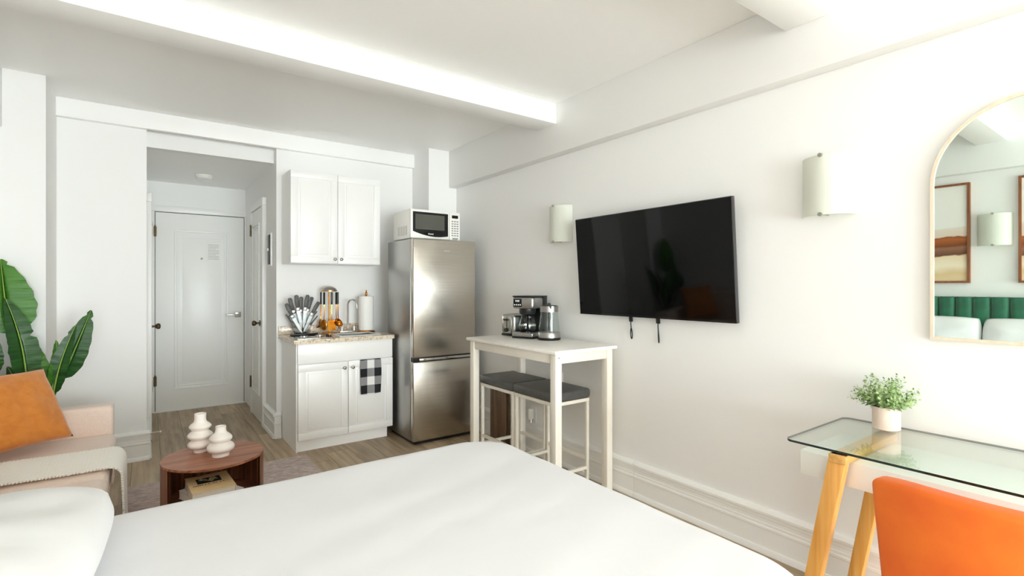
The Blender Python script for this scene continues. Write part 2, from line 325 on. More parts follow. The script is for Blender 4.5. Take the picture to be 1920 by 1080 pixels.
# ------------------------------------------------------------------ doors
def ring(b, x0, x1, z0, z1, wd, y0, y1, bev=.003):
    b.box(x0, x1, y0, y1, z0, z0+wd, bev=bev).box(x0, x1, y0, y1, z1-wd, z1, bev=bev).box(x0, x0+wd, y0, y1, z0+wd, z1-wd, bev=bev).box(x1-wd, x1, y0, y1, z0+wd, z1-wd, bev=bev)
def door(name, label, loc, rz, wd, h, cas, hinge_side, lever, pan):
    r = thing(name, label, 'door', loc, rz, kind='structure'); hw = wd/2
    b = MB(); b.box(-hw-cas-.006, -hw-.006, -.036, 0, 0, h+.006, bev=.004).box(hw+.006, hw+cas+.006, -.036, 0, 0, h+.006, bev=.004).box(-hw-cas-.006, hw+cas+.006, -.036, 0, h+.007, h+.007+cas, bev=.004)
    b.build('door_casing', TRIM, r)
    lf = bx(-hw, hw, -.030, 0, .008, h, bev=.002).build('door_leaf', DOORW, r)
    b = MB(); b.box(-hw-.0055, -hw-.0005, -.022, 0, .01, h+.005).box(hw+.0005, hw+.0055, -.022, 0, .01, h+.005).box(-hw-.0005, hw+.0005, -.022, 0, h+.0005, h+.0055); b.build('gap_shade', BLACKP, r)  # black strips stand in for the shade in the gap around the leaf
    px0, px1, pz0, pz1 = pan
    b = MB(); ring(b, px0, px1, pz0, pz1, .022, -.042, -.030, .005); ring(b, px0+.03, px1-.03, pz0+.03, pz1-.03, .016, -.036, -.030, .003); b.build('panel_moulding', DOORW, lf)
    bx(px0+.075, px1-.075, -.037, -.03, pz0+.075, pz1-.075, bev=.0035).build('raised_panel', DOORW, lf)
    for z in ((.33, 1.9) if h > 2 else (.3, 1.8)):
        hx = hinge_side*(hw+.003); b = MB(); b.cyl((hx, -.042, z-.055), (hx, -.042, z+.055), .007, n=10).box(hx-.014, hx+.014, -.040, -.036, z-.05, z+.05).ball((hx,-.042,z+.06), .007, n=8); b.build('hinge', BRASS, r)
    kx = -hinge_side*(hw-.06)
    if lever:
        k = bx(kx-.03, kx+.03, -.040, -.030, 1.005-.03, 1.005+.03, bev=.003).build('handle_rose', NICKEL, lf)
        b = MB(); b.cyl((kx, -.04, 1.005), (kx, -.075, 1.005), .010, n=14).box(kx+hinge_side*.125 if hinge_side < 0 else kx-.01, kx+.01 if hinge_side < 0 else kx+.125, -.088, -.070, .996, 1.014, bev=.004); b.build('lever_handle', NICKEL, lf)
    else:
        MB().cyl((kx, -.030, .97), (kx, -.036, .97), .028, n=20).build('knob_rose', BRASS, lf)
        b = MB(); b.lathe([(0,.0),(.009,0),(.009,.026),(.018,.032),(.026,.045),(.026,.056),(.018,.066),(0,.069)], n=20)
        bmesh.ops.transform(b.bm, matrix=Matrix.Translation((kx,-.034,.97)) @ Matrix.Rotation(R(90), 4, 'X'), verts=b.bm.verts[:]); b.build('door_knob', BRASS, lf)
    return r, lf
d1, lf = door('door_1', 'white panelled entrance door at end of hall', (.487, 6.5, 0), 0, .826, 2.105, .066, -1, True, (-.25, .26, .225, 1.93))
b = MB(); b.cyl((0, -.030, 1.627), (0, -.045, 1.627), .010, n=14); b.build('peephole', BRASS, lf)
nt_ = bx(.045, .178, -.0385, -.0375, 1.60, 1.805).build('notice_sheet', PAPER, lf, smooth=0, label='white printed notice')
b = MB()
for k in range(11): b.box(.06, .165-(.03 if k % 4 == 3 else 0), -.0388, -.0384, 1.785-k*.016-.003, 1.785-k*.016)
b.build('printed_lines', GREYPR, nt_, smooth=0, kind='stuff')
bx(-.43, .43, -.045, 0, 0, .007).build('threshold', TRIM, d1)
d2, lf = door('door_2', 'narrow white closet door with brass knob on hall wall', (.92, 5.60, 0), -R(90), .54, 2.09, .075, -1, False, (-.19, .19, .26, 1.95))
d3, lf = door('door_3', 'white door with brass knob opposite the closet door', (0, 5.80, 0), R(90), .72, 2.05, .075, 1, False, (-.26, .26, .25, 1.9))
t = thing('door_stop', 'small brass spring doorstop with white tip low on hall wall', 'door stop', (.036, 5.30, .075))
MB().cyl((0,0,0), (.055,0,0), .004, n=8).build('rod', NICKEL, t); MB().cyl((.055,0,0), (.068,0,0), .009, n=12).build('tip', IVORY, t); MB().cyl((-.036,0,0), (.002,0,0), .012, .009, n=12).build('base', NICKEL, t)
t = thing('smoke_detector', 'round white smoke detector on hall ceiling', 'smoke detector', (.463, 5.87, 2.43))
MB().lathe([(0,0),(.072,0),(.072,-.012),(.066,-.018)], n=32).build('base', WHITEP, t); MB().lathe([(.066,-.012),(.068,-.024),(.060,-.036),(0,-.040)], n=32).build('cover', WHITEP, t)
t = thing('intercom_panel', 'slim black intercom panel with white button on hall wall', 'intercom', (.92, 5.03, 1.66), -R(90))
bx(-.062, .062, -.014, 0, -.15, .15, bev=.003).build('surround', TRIM, t); bx(-.045, .045, -.022, -.012, -.135, .135, bev=.003).build('face_plate', BLACKP, t)
MB().cyl((0,-.02,.0), (0,-.032,.0), .014, n=16).build('button', WHITEP, t)

# ------------------------------------------------------------------ kitchen cabinets, counter
def cab_door(parent, x0, x1, z0, z1, y, kx, kz):
    d = bx(x0, x1, y-.012, y+.006, z0, z1, bev=.002).build('door', CABW, parent)
    b = MB(); ring(b, x0, x1, z0, z1, .058, y-.020, y-.012, .003); b.build('door_frame', CABW, d)
    bx(x0+.075, x1-.075, y-.019, y-.012, z0+.075, z1-.075, bev=.006, seg=3).build('raised_panel', CABW, d)
    b = MB(); b.lathe([(0,0),(.006,0),(.006,.012),(.013,.018),(.013,.023),(.008,.027),(0,.028)], n=16)
    bmesh.ops.transform(b.bm, matrix=Matrix.Translation((kx, y-.020, kz)) @ Matrix.Rotation(R(90), 4, 'X'), verts=b.bm.verts[:]); b.build('knob', NICKEL, d)
t = thing('base_cabinet', 'white kitchen base cabinet with two panelled doors under counter', 'cabinet', (0,0,0))
bx(.971, 1.752, 4.258, 4.785, .095, .762).build('body', CABW, t); bx(.971, 1.752, 4.258, 4.27, .763, .868).build('front_rail', CABW, t); bx(1.753, 1.762, 4.258, 4.785, .095, .868).build('side_panel', CABW, t)
bx(.962, .970, 4.258, 4.785, 0, .868).build('side_panel', CABW, t)
bx(.972, 1.725, 4.275, 4.75, 0, .094).build('toe_kick', CABW, t)
bx(.970, 1.760, 4.236, 4.257, .706, .866, bev=.003).build('drawer_front', CABW, t)
cab_door(t, .972, 1.367, .096, .700, 4.250, 1.335, .648); cab_door(t, 1.371, 1.760, .096, .700, 4.250, 1.403, .648)
# towel over the right cabinet door
b = MB(); b.grid(lambda u, v: Vector((1.466+.178*u+.006*math.sin(v*4)*(u-.4), 4.215-.004*math.sin(u*8+v*2)-.004*v, .700-.290*v-.004*math.sin(u*PI))), 14, 24, .004)
b.box(1.468, 1.642, 4.214, 4.232, .698, .702)
o = b.build('dish_towel', TOWEL, loc=None); 
for v in o.data.vertices: v.co -= Vector((1.5545, 4.215, .697))
o.location = (1.5545, 4.215, .697); tag(o, 'black and white buffalo check dish towel on cabinet door', 'towel')
t = thing('countertop', 'beige speckled stone countertop with backsplash over base cabinet', 'countertop', (0,0,0))
b = MB(); X0, X1, Y0, Y1 = .935, 1.765, 4.205, 4.787; sx0, sx1, sy0, sy1 = 1.33, 1.66, 4.30, 4.56
b.box(X0, sx0, Y0, Y1, .869, .90).box(sx1, X1, Y0, Y1, .869, .90).box(sx0, sx1, Y0, sy0, .869, .90).box(sx0, sx1, sy1, Y1, .869, .90); b.build('slab', GRAN, t)
bx(X0, X1, 4.768, 4.787, .9005, .975, bev=.003).build('backsplash', GRAN, t)
t = thing('kitchen_sink', 'small inset steel sink with white rim in stone counter', 'sink', ((sx0+sx1)/2, (sy0+sy1)/2, .9))
a, c = (sx1-sx0)/2, (sy1-sy0)/2
b = MB(); b.box(-a-.015, a+.015, -c-.015, -c+.012, .0005, .006, bev=.002).box(-a-.015, a+.015, c-.012, c+.015, .0005, .006, bev=.002).box(-a-.015, -a+.012, -c+.012, c-.012, .0005, .006, bev=.002).box(a-.012, a+.015, -c+.012, c-.012, .0005, .006, bev=.002); b.build('rim', WHITEP, t)
b = MB(); b.box(-a+.002, -a+.006, -c+.002, c-.002, -.13, .001).box(a-.006, a-.002, -c+.002, c-.002, -.13, .001).box(-a+.006, a-.006, -c+.002, -c+.006, -.13, .001).box(-a+.006, a-.006, c-.006, c-.002, -.13, .001).box(-a+.006, a-.006, -c+.006, c-.006, -.134, -.128); b.build('basin', STEELS, t)
MB().cyl((0,0,-.128), (0,0,-.125), .025, n=18).build('drain', CHROME, t)
t = thing('faucet', 'chrome gooseneck kitchen faucet with two handles behind sink', 'faucet', (1.505, 4.665, .9))
bx(-.078, .078, -.022, .022, 0, .018, bev=.006).build('base_plate', CHROME, t)
pts = [(0,0,.018), (0,0,.26)]+[(.022*(1-math.cos(q*PI/8))*1.0, -.055*(1-math.cos(q*PI/8)), .26+.045*math.sin(q*PI/8)) for q in range(1, 9)]+[(.046, -.114, .225)]
MB().tube(pts, .009, n=10).build('spout', CHROME, t)
for s in (-1, 1):
    k = MB().cyl((s*.056,0,.016), (s*.056,0,.058), .014, .010, n=14).build('valve', CHROME, t); MB().tube([(s*.056,0,.058), (s*.056+s*.022,-.034,.070)], .006, n=8).build('handle', CHROME, k)
t = thing('paper_towel_holder', 'upright paper towel holder with dark gold base and finial', 'holder', (1.668, 4.64, .9))
MB().lathe([(0,0),(.078,0),(.078,.010),(.072,.014),(0,.014)], n=32).build('base', GOLD, t); MB().lathe([(.0785,.001),(.0805,.001),(.0805,.007),(.0785,.007)], n=32).build('base_rim', BLACKP, t)
MB().cyl((0,0,.014), (0,0,.365), .005, n=10).build('rod', GOLD, t); MB().lathe([(.005,.335),(.010,.340),(.013,.355),(.008,.372),(.004,.376),(.007,.383),(.005,.392),(0,.394)], n=16).build('finial', GOLD, t)
b = MB(); b.lathe([(.02,.018),(.066,.018),(.069,.024),(.069,.326),(.066,.332),(.02,.332),(.02,.018)], n=40); o = b.build('paper_towel_roll', PAPER, loc=(1.668, 4.64, .9)); tag(o, 'tall roll of white paper towel on counter holder', 'paper towel')
# cooktop
t = thing('cooktop', 'small polished cooktop plate with black back bar and burner grates', 'cooktop', (1.095, 4.40, .9))
bx(-.125, .165, -.16, .15, .0005, .008, bev=.002).build('plate', COOKG, t); bx(-.115, .11, .140, .150, .008, .022, bev=.003).build('back_bar', BLACKP, t)
for gx, gy in ((-.045, -.02), (.085, .0)):
    b = MB(); b.lathe([(.012,.008),(.022,.008),(.022,.016),(.012,.018),(0,.018)], c=(gx,gy,0), n=16)
    for q in range(4): a_ = q*PI/2+.4; b.box(-.045, -.016, -.003, .003, .009, .016, M=Matrix.Translation((gx,gy,0)) @ Matrix.Rotation(a_, 4, 'Z'))
    b.build('burner_grate', NICKEL, t)
for q in range(2): MB().cyl((.135, -.12+.06*q, .008), (.135, -.12+.06*q, .024), .014, n=14).build('control_knob', BLACKP, t)
# knife block with fanned knives
KB = (1.09, 4.63, .9)
t = thing('knife_block', 'clear acrylic fan shaped knife block on counter', 'knife block', KB)
for y in (-.045, -.016, .016, .045):
    b = MB(); b.poly([(-.05, y-.002, .012), (.05, y-.002, .012), (.105, y-.002, .17), (.04, y-.002, .20), (-.04, y-.002, .20), (-.105, y-.002, .17)], (0, .004, 0)); b.build('fan_panel', ACRYL, t)
bx(-.08, .08, -.055, .055, 0, .012, bev=.002).build('base', ACRYL, t)
def knife(root, sc=1.0):
    b = MB(); b.poly([(-.011, -.0009, 0), (.010, -.0009, .0), (.011, -.0009, -.10), (.002, -.0009, -.155), (-.006, -.0009, -.12)], (0, .0018, 0)); b.build('blade', BLADE, root)
    bx(-.011, .011, -.006, .006, 0, .032, bev=.003).build('bolster', BLADE, root)
    b = MB(); b.poly([(-.010, -.008, .032), (.010, -.008, .032), (.012, -.008, .085), (.015, -.008, .128), (.008, -.008, .142), (-.008, -.008, .138), (-.012, -.008, .09)], (0, .016, 0), bev=.004); b.build('handle', KNIFEH, root)
kp = None
for q, (ang, yo, rl) in enumerate([(-27,-.03,.0),(-18,.0,.03),(-9,-.03,.045),(-1,.0,.025),(7,-.03,.045),(15,.0,.035),(26,-.03,.012)]):
    lab = 'dark grey handled kitchen knife fanned out in acrylic block'
    if kp is None: r = thing('kitchen_knife', lab, 'knife', group='fanned knives in acrylic block'); knife(r); kp = r
    else: r = dup(kp)
    r.scale = (1.35, 1.2, 1.0)
    a_ = R(ang); d = .155+rl; r.location = (KB[0]+math.sin(a_)*d, KB[1]+yo, KB[2]+.015+math.cos(a_)*d); r.rotation_euler = (0, a_, 0)
sp = None
for q, (ang, d, yo) in enumerate([(-33, .085, .03), (34, .11, .03), (38, .075, -.03)]):
    lab = 'small steak knife slotted low in acrylic block edge'
    if sp is None:
        r = thing('steak_knife', lab, 'knife', group='steak knives in acrylic block'); sp = r
        b = MB(); b.poly([(-.006,-.0008,0), (.006,-.0008,0), (.003,-.0008,-.07)], (0,.0016,0)); b.build('blade', BLADE, r)
        bx(-.006, .006, -.005, .005, 0, .10, bev=.003).build('handle', KNIFEH, r)
    else: r = dup(sp)
    a_ = R(ang); r.location = (KB[0]+math.sin(a_)*d+.02*(1 if ang > 0 else -1), KB[1]+yo, KB[2]+.03+math.cos(a_)*d); r.rotation_euler = (0, a_, 0)
# utensil carousel
UH = (1.335, 4.66, .9)
t = thing('utensil_carousel', 'gold utensil carousel stand with arched top', 'utensil holder', UH)
MB().lathe([(0,0),(.065,0),(.065,.008),(.05,.014),(0,.016)], n=28).build('base', GOLD, t); MB().cyl((0,0,.014), (0,0,.40), .006, n=10).build('pole', GOLD, t)
MB().lathe([(0,.428),(.030,.424),(.055,.410),(.068,.392),(.068,.386),(.05,.384),(0,.384)], n=28).build('arched_top', NICKEL, t)
MB().lathe([(.066,.380),(.071,.380),(.071,.386),(.066,.386),(.066,.380)], n=28).build('hanging_ring', GOLD, t)
def utensil(kind, label, ang):
    r = thing(kind, label, kind.split('_')[-1], (UH[0]+.075*math.cos(ang), UH[1]+.075*math.sin(ang), UH[2]+.378), ang+PI/2)
    b = MB(); b.box(-.008, .008, -.006, .006, -.115, -.004, bev=.004); b.build('handle', BLACKP, r)
    b = MB(); b.tube([(0,0,-.113), (0,0,-.20), (0,-.004,-.255)], .0045, n=8); b.build('shaft', GOLD, r)
    b = MB()
    if 'ladle' in kind: b.lathe([(0,-.038),(.022,-.034),(.038,-.018),(.042,0),(.039,0),(.035,-.016),(.020,-.030),(0,-.034)], n=20); bmesh.ops.transform(b.bm, matrix=Matrix.Translation((0,-.030,-.272)) @ Matrix.Rotation(R(55), 4, 'X'), verts=b.bm.verts[:])
    elif 'turner' in kind: b.poly([(-.018,-.004,-.25), (.018,-.004,-.25), (.034,-.004,-.275), (.036,-.004,-.345), (-.036,-.004,-.345), (-.034,-.004,-.275)], (0,.003,0))
    elif 'skimmer' in kind:
        b.lathe([(.040,-.003),(.045,-.003),(.045,.004),(.040,.004),(.040,-.003)], n=24)
        for q in range(-3, 4): b.box(-math.sqrt(.0017-(q*.011)**2), math.sqrt(.0017-(q*.011)**2), q*.011-.0014, q*.011+.0014, -.0012, .0012); b.box(q*.011-.0014, q*.011+.0014, -math.sqrt(.0017-(q*.011)**2), math.sqrt(.0017-(q*.011)**2), -.0014, .001)
        bmesh.ops.transform(b.bm, matrix=Matrix.Translation((0,-.006,-.295)) @ Matrix.Rotation(R(86), 4, 'X'), verts=b.bm.verts[:])
    elif 'spoon' in kind: b.ball((0,-.004,-.295), .05, (.62,.16,1), n=20)
    else:
        b.ball((0,-.004,-.285), .042, (.75,.2,1), n=18)
        for q in range(5): b.cyl((-.026+.013*q, -.006, -.30), (-.026+.013*q, -.03, -.325), .003, n=6)
    b.build('head', GOLD, r)
utensil('soup_ladle', 'gold soup ladle with black handle hanging on carousel', -PI*.30)
utensil('slotted_turner', 'flat gold turner with black handle hanging on carousel', -PI*.5)
utensil('serving_spoon', 'oval gold serving spoon with black handle hanging on carousel', -PI*.78)
utensil('wire_skimmer', 'round gold wire skimmer with black handle hanging on carousel', -PI*.06)
utensil('pasta_server', 'toothed gold pasta server with black handle hanging on carousel', PI*.8)
# wall cabinet
t = thing('wall_cabinet', 'white two door wall cabinet hung above the counter', 'cabinet', (0,0,0))
bx(.962, 1.730, 4.475, 4.788, 1.52, 2.295).build('body', CABW, t)
cab_door(t, .963, 1.346, 1.522, 2.293, 4.468, 1.320, 1.560); cab_door(t, 1.349, 1.729, 1.522, 2.293, 4.468, 1.375, 1.560)

# ------------------------------------------------------------------ refrigerator + microwave
t = thing('refrigerator', 'tall stainless steel refrigerator with lower freezer door', 'refrigerator', (1.79, 3.87, 0))
bx(0, .605, .062, .545, .03, 1.726, bev=.006).build('body', STEELS, t)
ud = bx(.0, .605, 0, .056, .728, 1.728, bev=.010, seg=3).build('upper_door', STEEL, t)
ld_ = bx(.0, .605, 0, .056, .030, .694, bev=.010, seg=3).build('lower_door', STEEL, t)
bx(.055, .585, -.006, .012, .700, .722, bev=.004).build('door_handle', CHROME, t, label='bright horizontal grip strip between doors')
bx(.005, .60, .014, .062, .694, .728).build('door_gap', BLACKP, t)
bx(.285, .345, -.0012, .001, 1.628, 1.636).build('badge', CHROME, ud)
bx(.02, .585, .03, .5, 0.004, .03).build('plinth', BLACKP, t)
for fx in (.04, .56): MB().cyl((fx,.05,0), (fx,.05,.03), .018, n=12).build('foot', BLACKP, t)
t = thing('microwave_oven', 'white countertop microwave with dark window on top of refrigerator', 'microwave', (1.815, 3.985, 1.7295))
bx(0, .485, .02, .36, .008, .262, bev=.008, seg=2).build('body', WHITEP, t)
dr = bx(.002, .375, -.004, .019, .010, .260, bev=.006).build('door', WHITEP, t)
b = MB(); pts = [(.022, -.0055, .238), (.022, -.0055, .070)]+[(.022+.338*q/14, -.0055, .070-.042*math.sin(PI*min(1, q/14*.75))**.9+(.0 if q < 10 else 0)) for q in range(1, 15)]+[(.360, -.0055, .238)]
b.poly(pts, (0, .003, 0)); wn = b.build('window_glass', BLACKG, dr)
bx(.045, .325, -.0065, -.0052, .088, .218).build('window_mesh', MWGL, wn)
text_mesh('Avanti', .020, Matrix.Translation((.19, -.0068, .052)) @ Matrix.Rotation(R(90), 4, 'X')).build('logo', DISP, dr, smooth=0)
cp = bx(.378, .484, -.004, .019, .010, .260, bev=.006).build('control_panel', WHITEP, t)
bx(.400, .462, -.0055, -.003, .205, .232).build('display', BLACKG, cp)
for q in range(7):
    for k in range(3): bx(.396+k*.026, .414+k*.026, -.0058, -.003, .172-q*.021, .182-q*.021).build('button', GREYPR, cp, smooth=0)
bx(.405, .46, -.0062, -.003, .016, .030, bev=.002).build('open_button', GREYPR, cp)
for q in range(6): bx(-.0008, .002, .07+q*.035, .078+q*.035, .04, .12).build('vent_slot', GREYPR, t, smooth=0)
for fx in (.05, .43):
    for fy in (.06, .31): MB().cyl((fx,fy,-.0015), (fx,fy,.009), .012, n=10).build('foot', BLACKP, t)

# ------------------------------------------------------------------ bar table, stools, small appliances
t = thing('bar_table', 'white counter height bar table against the wall', 'table', (0,0,0))
TX0, TX1, TY0, TY1 = 1.940, 2.470, 2.250, 3.270
bx(TX0, TX1, TY0, TY1, .923, .945, bev=.004).build('table_top', TABW, t)
for lx in (TX0+.022, TX1-.072):
    for ly in (TY0+.022, TY1-.072): bx(lx, lx+.05, ly, ly+.05, 0, .922, bev=.003).build('leg', METW, t)
for x in (TX0+.030, TX1-.050): bx(x, x+.02, TY0+.072, TY1-.072, .862, .922, bev=.002).build('apron', METW, t)
for y in (TY0+.030, TY1-.050): bx(TX0+.072, TX1-.072, y, y+.02, .862, .922, bev=.002).build('apron', METW, t)
for x in (TX0+.047,):
    for y in (TY0+.020,): MB().cyl((x, y+.003, .90), (x, y-.001, .90), .005, n=10).build('screw_cap', NICKEL, t)
def stool(label, loc):
    r = thing('bar_stool', label, 'stool', loc); a, c = .155, .215
    b = MB()
    def top(u, v):
        x = (u-.5)*2; y = (v-.5)*2
        return x, y
    b.box(-a-.012, a+.012, -c-.008, c+.008, .578, .642, bev=.022, seg=4); b.build('seat', GREYL, r)
    b = MB(); s = .022
    b.box(-a, a, -c, -c+s, .555, .577).box(-a, a, c-s, c, .555, .577).box(-a, -a+s, -c+s, c-s, .555, .577).box(a-s, a, -c+s, c-s, .555, .577); b.build('seat_frame', METW, r)
    for x in (-a, a-s):
        for y in (-c, c-s): bx(x, x+s, y, y+s, 0, .5548, bev=.002).build('leg', METW, r)
    for x in (-a, a-s): bx(x+.002, x+s-.002, -c+s, c-s, .16, .18).build('stretcher', METW, r)
    for x in (-a, a-s): bx(x+.002, x+s-.002, -c+s, c-s, .0, .02).build('foot_rail', METW, r)
    for y in (-c, c-s): bx(-a+s, a-s, y+.002, y+s-.002, .10, .12).build('footrest', METW, r)
    return r
stool('grey cushioned white metal bar stool under the bar table, beside refrigerator', (2.262, 3.115, 0))
stool('grey cushioned white metal bar stool tucked at kettle end of bar table', (2.262, 2.668, 0))
# toaster
t = thing('toaster', 'brushed steel two slice toaster on the bar table', 'toaster', (2.355, 3.190, .945), R(6))
bx(-.10, .10, -.075, .075, .016, .165, bev=.022, seg=4).build('shell', STEELS, t); bx(-.098, .098, -.072, .072, 0.0, .018, bev=.004).build('base', BLACKP, t)
for y in (-.028, .028): bx(-.07, .07, y-.013, y+.013, .160, .1655).build('bread_slot', BLACKP, t)
e = bx(-.106, -.098, -.05, .05, .02, .155, bev=.004).build('end_panel', NICKEL, t)
bx(-.107, -.104, -.004, .004, .05, .14).build('lever_slot', BLACKP, e); bx(-.128, -.106, -.022, .022, .118, .132, bev=.004).build('lever', BLACKP, e); MB().cyl((-.106,0,.045), (-.122,0,.045), .016, n=18).build('dial', BLACKP, e)
# coffee maker
t = thing('coffee_maker', 'black and steel drip coffee maker with glass carafe', 'coffee maker', (2.325, 2.985, .945), R(22))
bs = bx(-.115, .095, -.088, .088, 0, .018, bev=.006).build('base', BLACKP, t); bx(-.117, .06, -.089, .089, .012, .044, bev=.010, seg=3).build('base_band', STEELS, bs)
MB().cyl((-.035,0,.044), (-.035,0,.050), .066, n=28).build('hot_plate', BLACKG, t)
bx(.045, .115, -.088, .088, .018, .312, bev=.010).build('water_tank', BLACKP, t)
hd = bx(-.112, .046, -.090, .090, .218, .305, bev=.020, seg=4).build('brew_head', STEELS, t); bx(-.108, .112, -.088, .088, .303, .312, bev=.003).build('lid', BLACKP, t)
dp = bx(-.1145, -.110, .005, .075, .232, .290, bev=.001).build('display_panel', BLACKG, hd)
text_mesh('8:88', .020, Matrix.Translation((-.115, .040, .274)) @ Matrix.Rotation(R(-90), 4, 'Z') @ Matrix.Rotation(R(90), 4, 'X')).build('digits', DISP, dp, smooth=0)
for q in range(4): MB().cyl((-.1142, .016+q*.016, .246), (-.1158, .016+q*.016, .246), .0045, n=10).build('button', DISP, dp)
MB().lathe([(.05,.170),(.062,.190),(.062,.219)], c=(-.035,0,0), n=24).build('filter_basket', BLACKP, t)
ca = MB().lathe([(0,.051),(.050,.051),(.062,.062),(.064,.10),(.056,.135),(.044,.155),(.044,.163)], c=(-.035,0,0), n=28).build('carafe_glass', GLASS, t)
MB().lathe([(.045,.148),(.0475,.148),(.0475,.163),(.02,.170),(0,.171)], c=(-.035,0,0), n=28).build('carafe_collar', BLACKP, ca)
MB().lathe([(.0645,.090),(.0655,.090),(.0655,.098),(.0645,.098)], c=(-.035,0,0), n=28).build('carafe_band', CHROME, ca)
MB().tube([(-.075,-.025,.156), (-.11,-.045,.150), (-.118,-.05,.11), (-.105,-.043,.072), (-.085,-.032,.068)], .008, n=8).build('carafe_handle', BLACKP, ca)
# kettle
t = thing('electric_kettle', 'glass electric kettle with steel base and rim on bar table', 'kettle', (2.335, 2.775, .945), R(62))
MB().lathe([(0,0),(.080,0),(.083,.004),(.083,.014),(.078,.018),(0,.018)], n=36).build('power_base', BLACKP, t)
MB().lathe([(0,.018),(.080,.018),(.080,.052),(.077,.056),(0,.056)], n=36).build('steel_band', STEELS, t)
MB().lathe([(.074,.056),(.072,.10),(.066,.16),(.063,.205)], n=36).build('glass_body', GLASS, t)
b = MB(); b.lathe([(.0635,.200),(.0665,.200),(.0665,.242),(.0635,.242),(.0635,.200)], n=36); b.poly([(-.060,-.018,.242), (-.060,.018,.242), (-.088,0,.244), (-.064,0,.212)], (.003,0,.001)); b.build('rim', STEELS, t)
MB().lathe([(0,.238),(.060,.238),(.055,.246),(.012,.249),(.010,.262),(0,.264)], n=30).build('lid', BLACKP, t)
MB().tube([(.055,-.012,.225), (.105,-.022,.222), (.112,-.024,.15), (.10,-.02,.06), (.075,-.015,.045)], .011, n=10).build('handle', BLACKP, t)
# things behind the table
t = thing('wall_outlet', 'white wall outlet plate just above bar stool seats', 'outlet', (XR, 2.857, .63)); bx(-.006, 0, -.036, .036, -.055, .055, bev=.002).build('plate', WHITEP, t)
for z in (-.02, .02): bx(-.0075, -.005, -.014, .014, z-.013, z+.013, bev=.002).build('socket', IVORY, t)
t = thing('plug_in_freshener', 'white plug in air freshener low on wall behind stools', 'air freshener', (XR, 3.172, .30))
bx(-.006, 0, -.036, .036, -.06, .06, bev=.002).build('wall_plate', WHITEP, t); MB().lathe([(0,.055),(.020,.053),(.024,.04),(.024,-.02),(.018,-.03),(0,-.03)], c=(-.03,0,0), n=20).build('shell', WHITEP, t); MB().lathe([(0,-.03),(.013,-.03),(.016,-.055),(0,-.058)], c=(-.03,0,0), n=16).build('bottle', CHROME, t)
t = thing('folding_board', 'brown wooden folding tray leaning between refrigerator and bar table', 'tray table', (2.42, 3.545, 0))
for q in range(4): bx(-.010+.004*(q % 2), .012, -.115+.058*q, -.115+.058*q+.056, .02, .47, bev=.002).build('slat', BRNB, t)
for y in (-.118, .118): bx(.013, .03, y-.012, y+.012, 0, .48, bev=.003).build('rail', BRNB, t)

# ------------------------------------------------------------------ television, sconces, mirror
t = thing('television', 'large wall mounted black flat screen television tilted down', 'television', (2.450, 2.0, 1.135)); t.rotation_euler = (0, R(-4.3), 0)
bx(.004, .030, -.578, .578, 0, .655, bev=.004).build('bezel', TVB, t)
bx(.030, .052, -.40, .40, .08, .50, bev=.008).build('back_housing', BLACKP, t)
bx(.0005, .0045, -.573, .573, .014, .650).build('screen', SCREEN, t)
bx(.0, .0046, -.574, .574, .001, .0135).build('bottom_strip', BLACKG, t)
bx(.052, .070, -.2, .2, .05, .52).build('wall_bracket', BLACKP, t)
for y, ln in ((.155, .095), (-.055, .105)):
    p = bx(.034, .044, y-.013, y+.013, -.035, .06, bev=.002).build('bracket_arm', BLACKP, t)
    b = MB(); b.tube([(.038,y,-.033), (.036,y,-.055), (.037,y,-.075)], .0038, n=8); b.build('pull_cord', BLACKP, p)
    n = 16; b = MB(); wd_ = .011 if y > 0 else .006
    b.tube([(.037+.004*math.sin(2*PI*k/n), y+wd_*math.sin(2*PI*k/n)*(.6+.4*math.sin(PI*k/n)), -.075-ln*.36*(1-math.cos(2*PI*k/n))) for k in range(n)], .0034, n=8, closed=True); b.build('cord_loop', BLACKP, p)
def sconce(label, loc, rz):
    r = thing('wall_sconce', label, 'wall lamp', loc, rz)                      # local: wall plane y=0, lamp towards -y
    bx(-.05, .05, -.02, 0, -.10, .10, bev=.004).build('back_plate', WHITEP, r)
    hwid, dep, hh = .112, .088, .133; n = 24; rad = (hwid*hwid+dep*dep)/(2*dep); cy = -dep+rad; a_ = math.asin(min(1, hwid/rad)) if cy > 0 else PI-math.asin(hwid/rad)
    b = MB(); b.grid(lambda u, v: Vector((rad*math.sin(-a_+2*a_*u), cy-rad*math.cos(-a_+2*a_*u)-.006, -hh+2*hh*v)), n, 1, .005); b.build('glass_shade', FROST, r)
    MB().cyl((0,-.02,0), (0,-.05,0), .016, n=14).build('lamp_holder', WHITEP, r); MB().ball((0,-.055,0), .028, n=14).build('bulb', FROST, r)
    for z in (-hh, hh):
        b = MB(); b.cyl((0,-dep+.0,z*.985), (0,-dep-.014,z*.985), .009, n=14); b.build('clip', NICKEL, r)
        bx(-.004, .004, -dep+.0, -.015, z*.97-.003, z*.97+.003).build('clip_arm', NICKEL, r)
sconce('curved frosted glass wall sconce between television and mirror', (XR, 1.012, 1.778), -R(90))
sconce('curved frosted glass wall sconce beyond television toward refrigerator', (XR, 2.825, 1.785), -R(90))
sconce('curved frosted glass wall sconce between two landscape prints above headboard', (XL, 1.06, 1.80), R(90))
t = thing('arched_mirror', 'arched wall mirror with slim pale wood frame above desk', 'mirror', (XR, .352, 1.121))
hw, sh = .291, .60; n = 40
arc = [(-hw, 0), (-hw, sh)]+[(-hw*math.cos(PI*k/n), sh+hw*math.sin(PI*k/n)) for k in range(1, n)]+[(hw, sh), (hw, 0)]
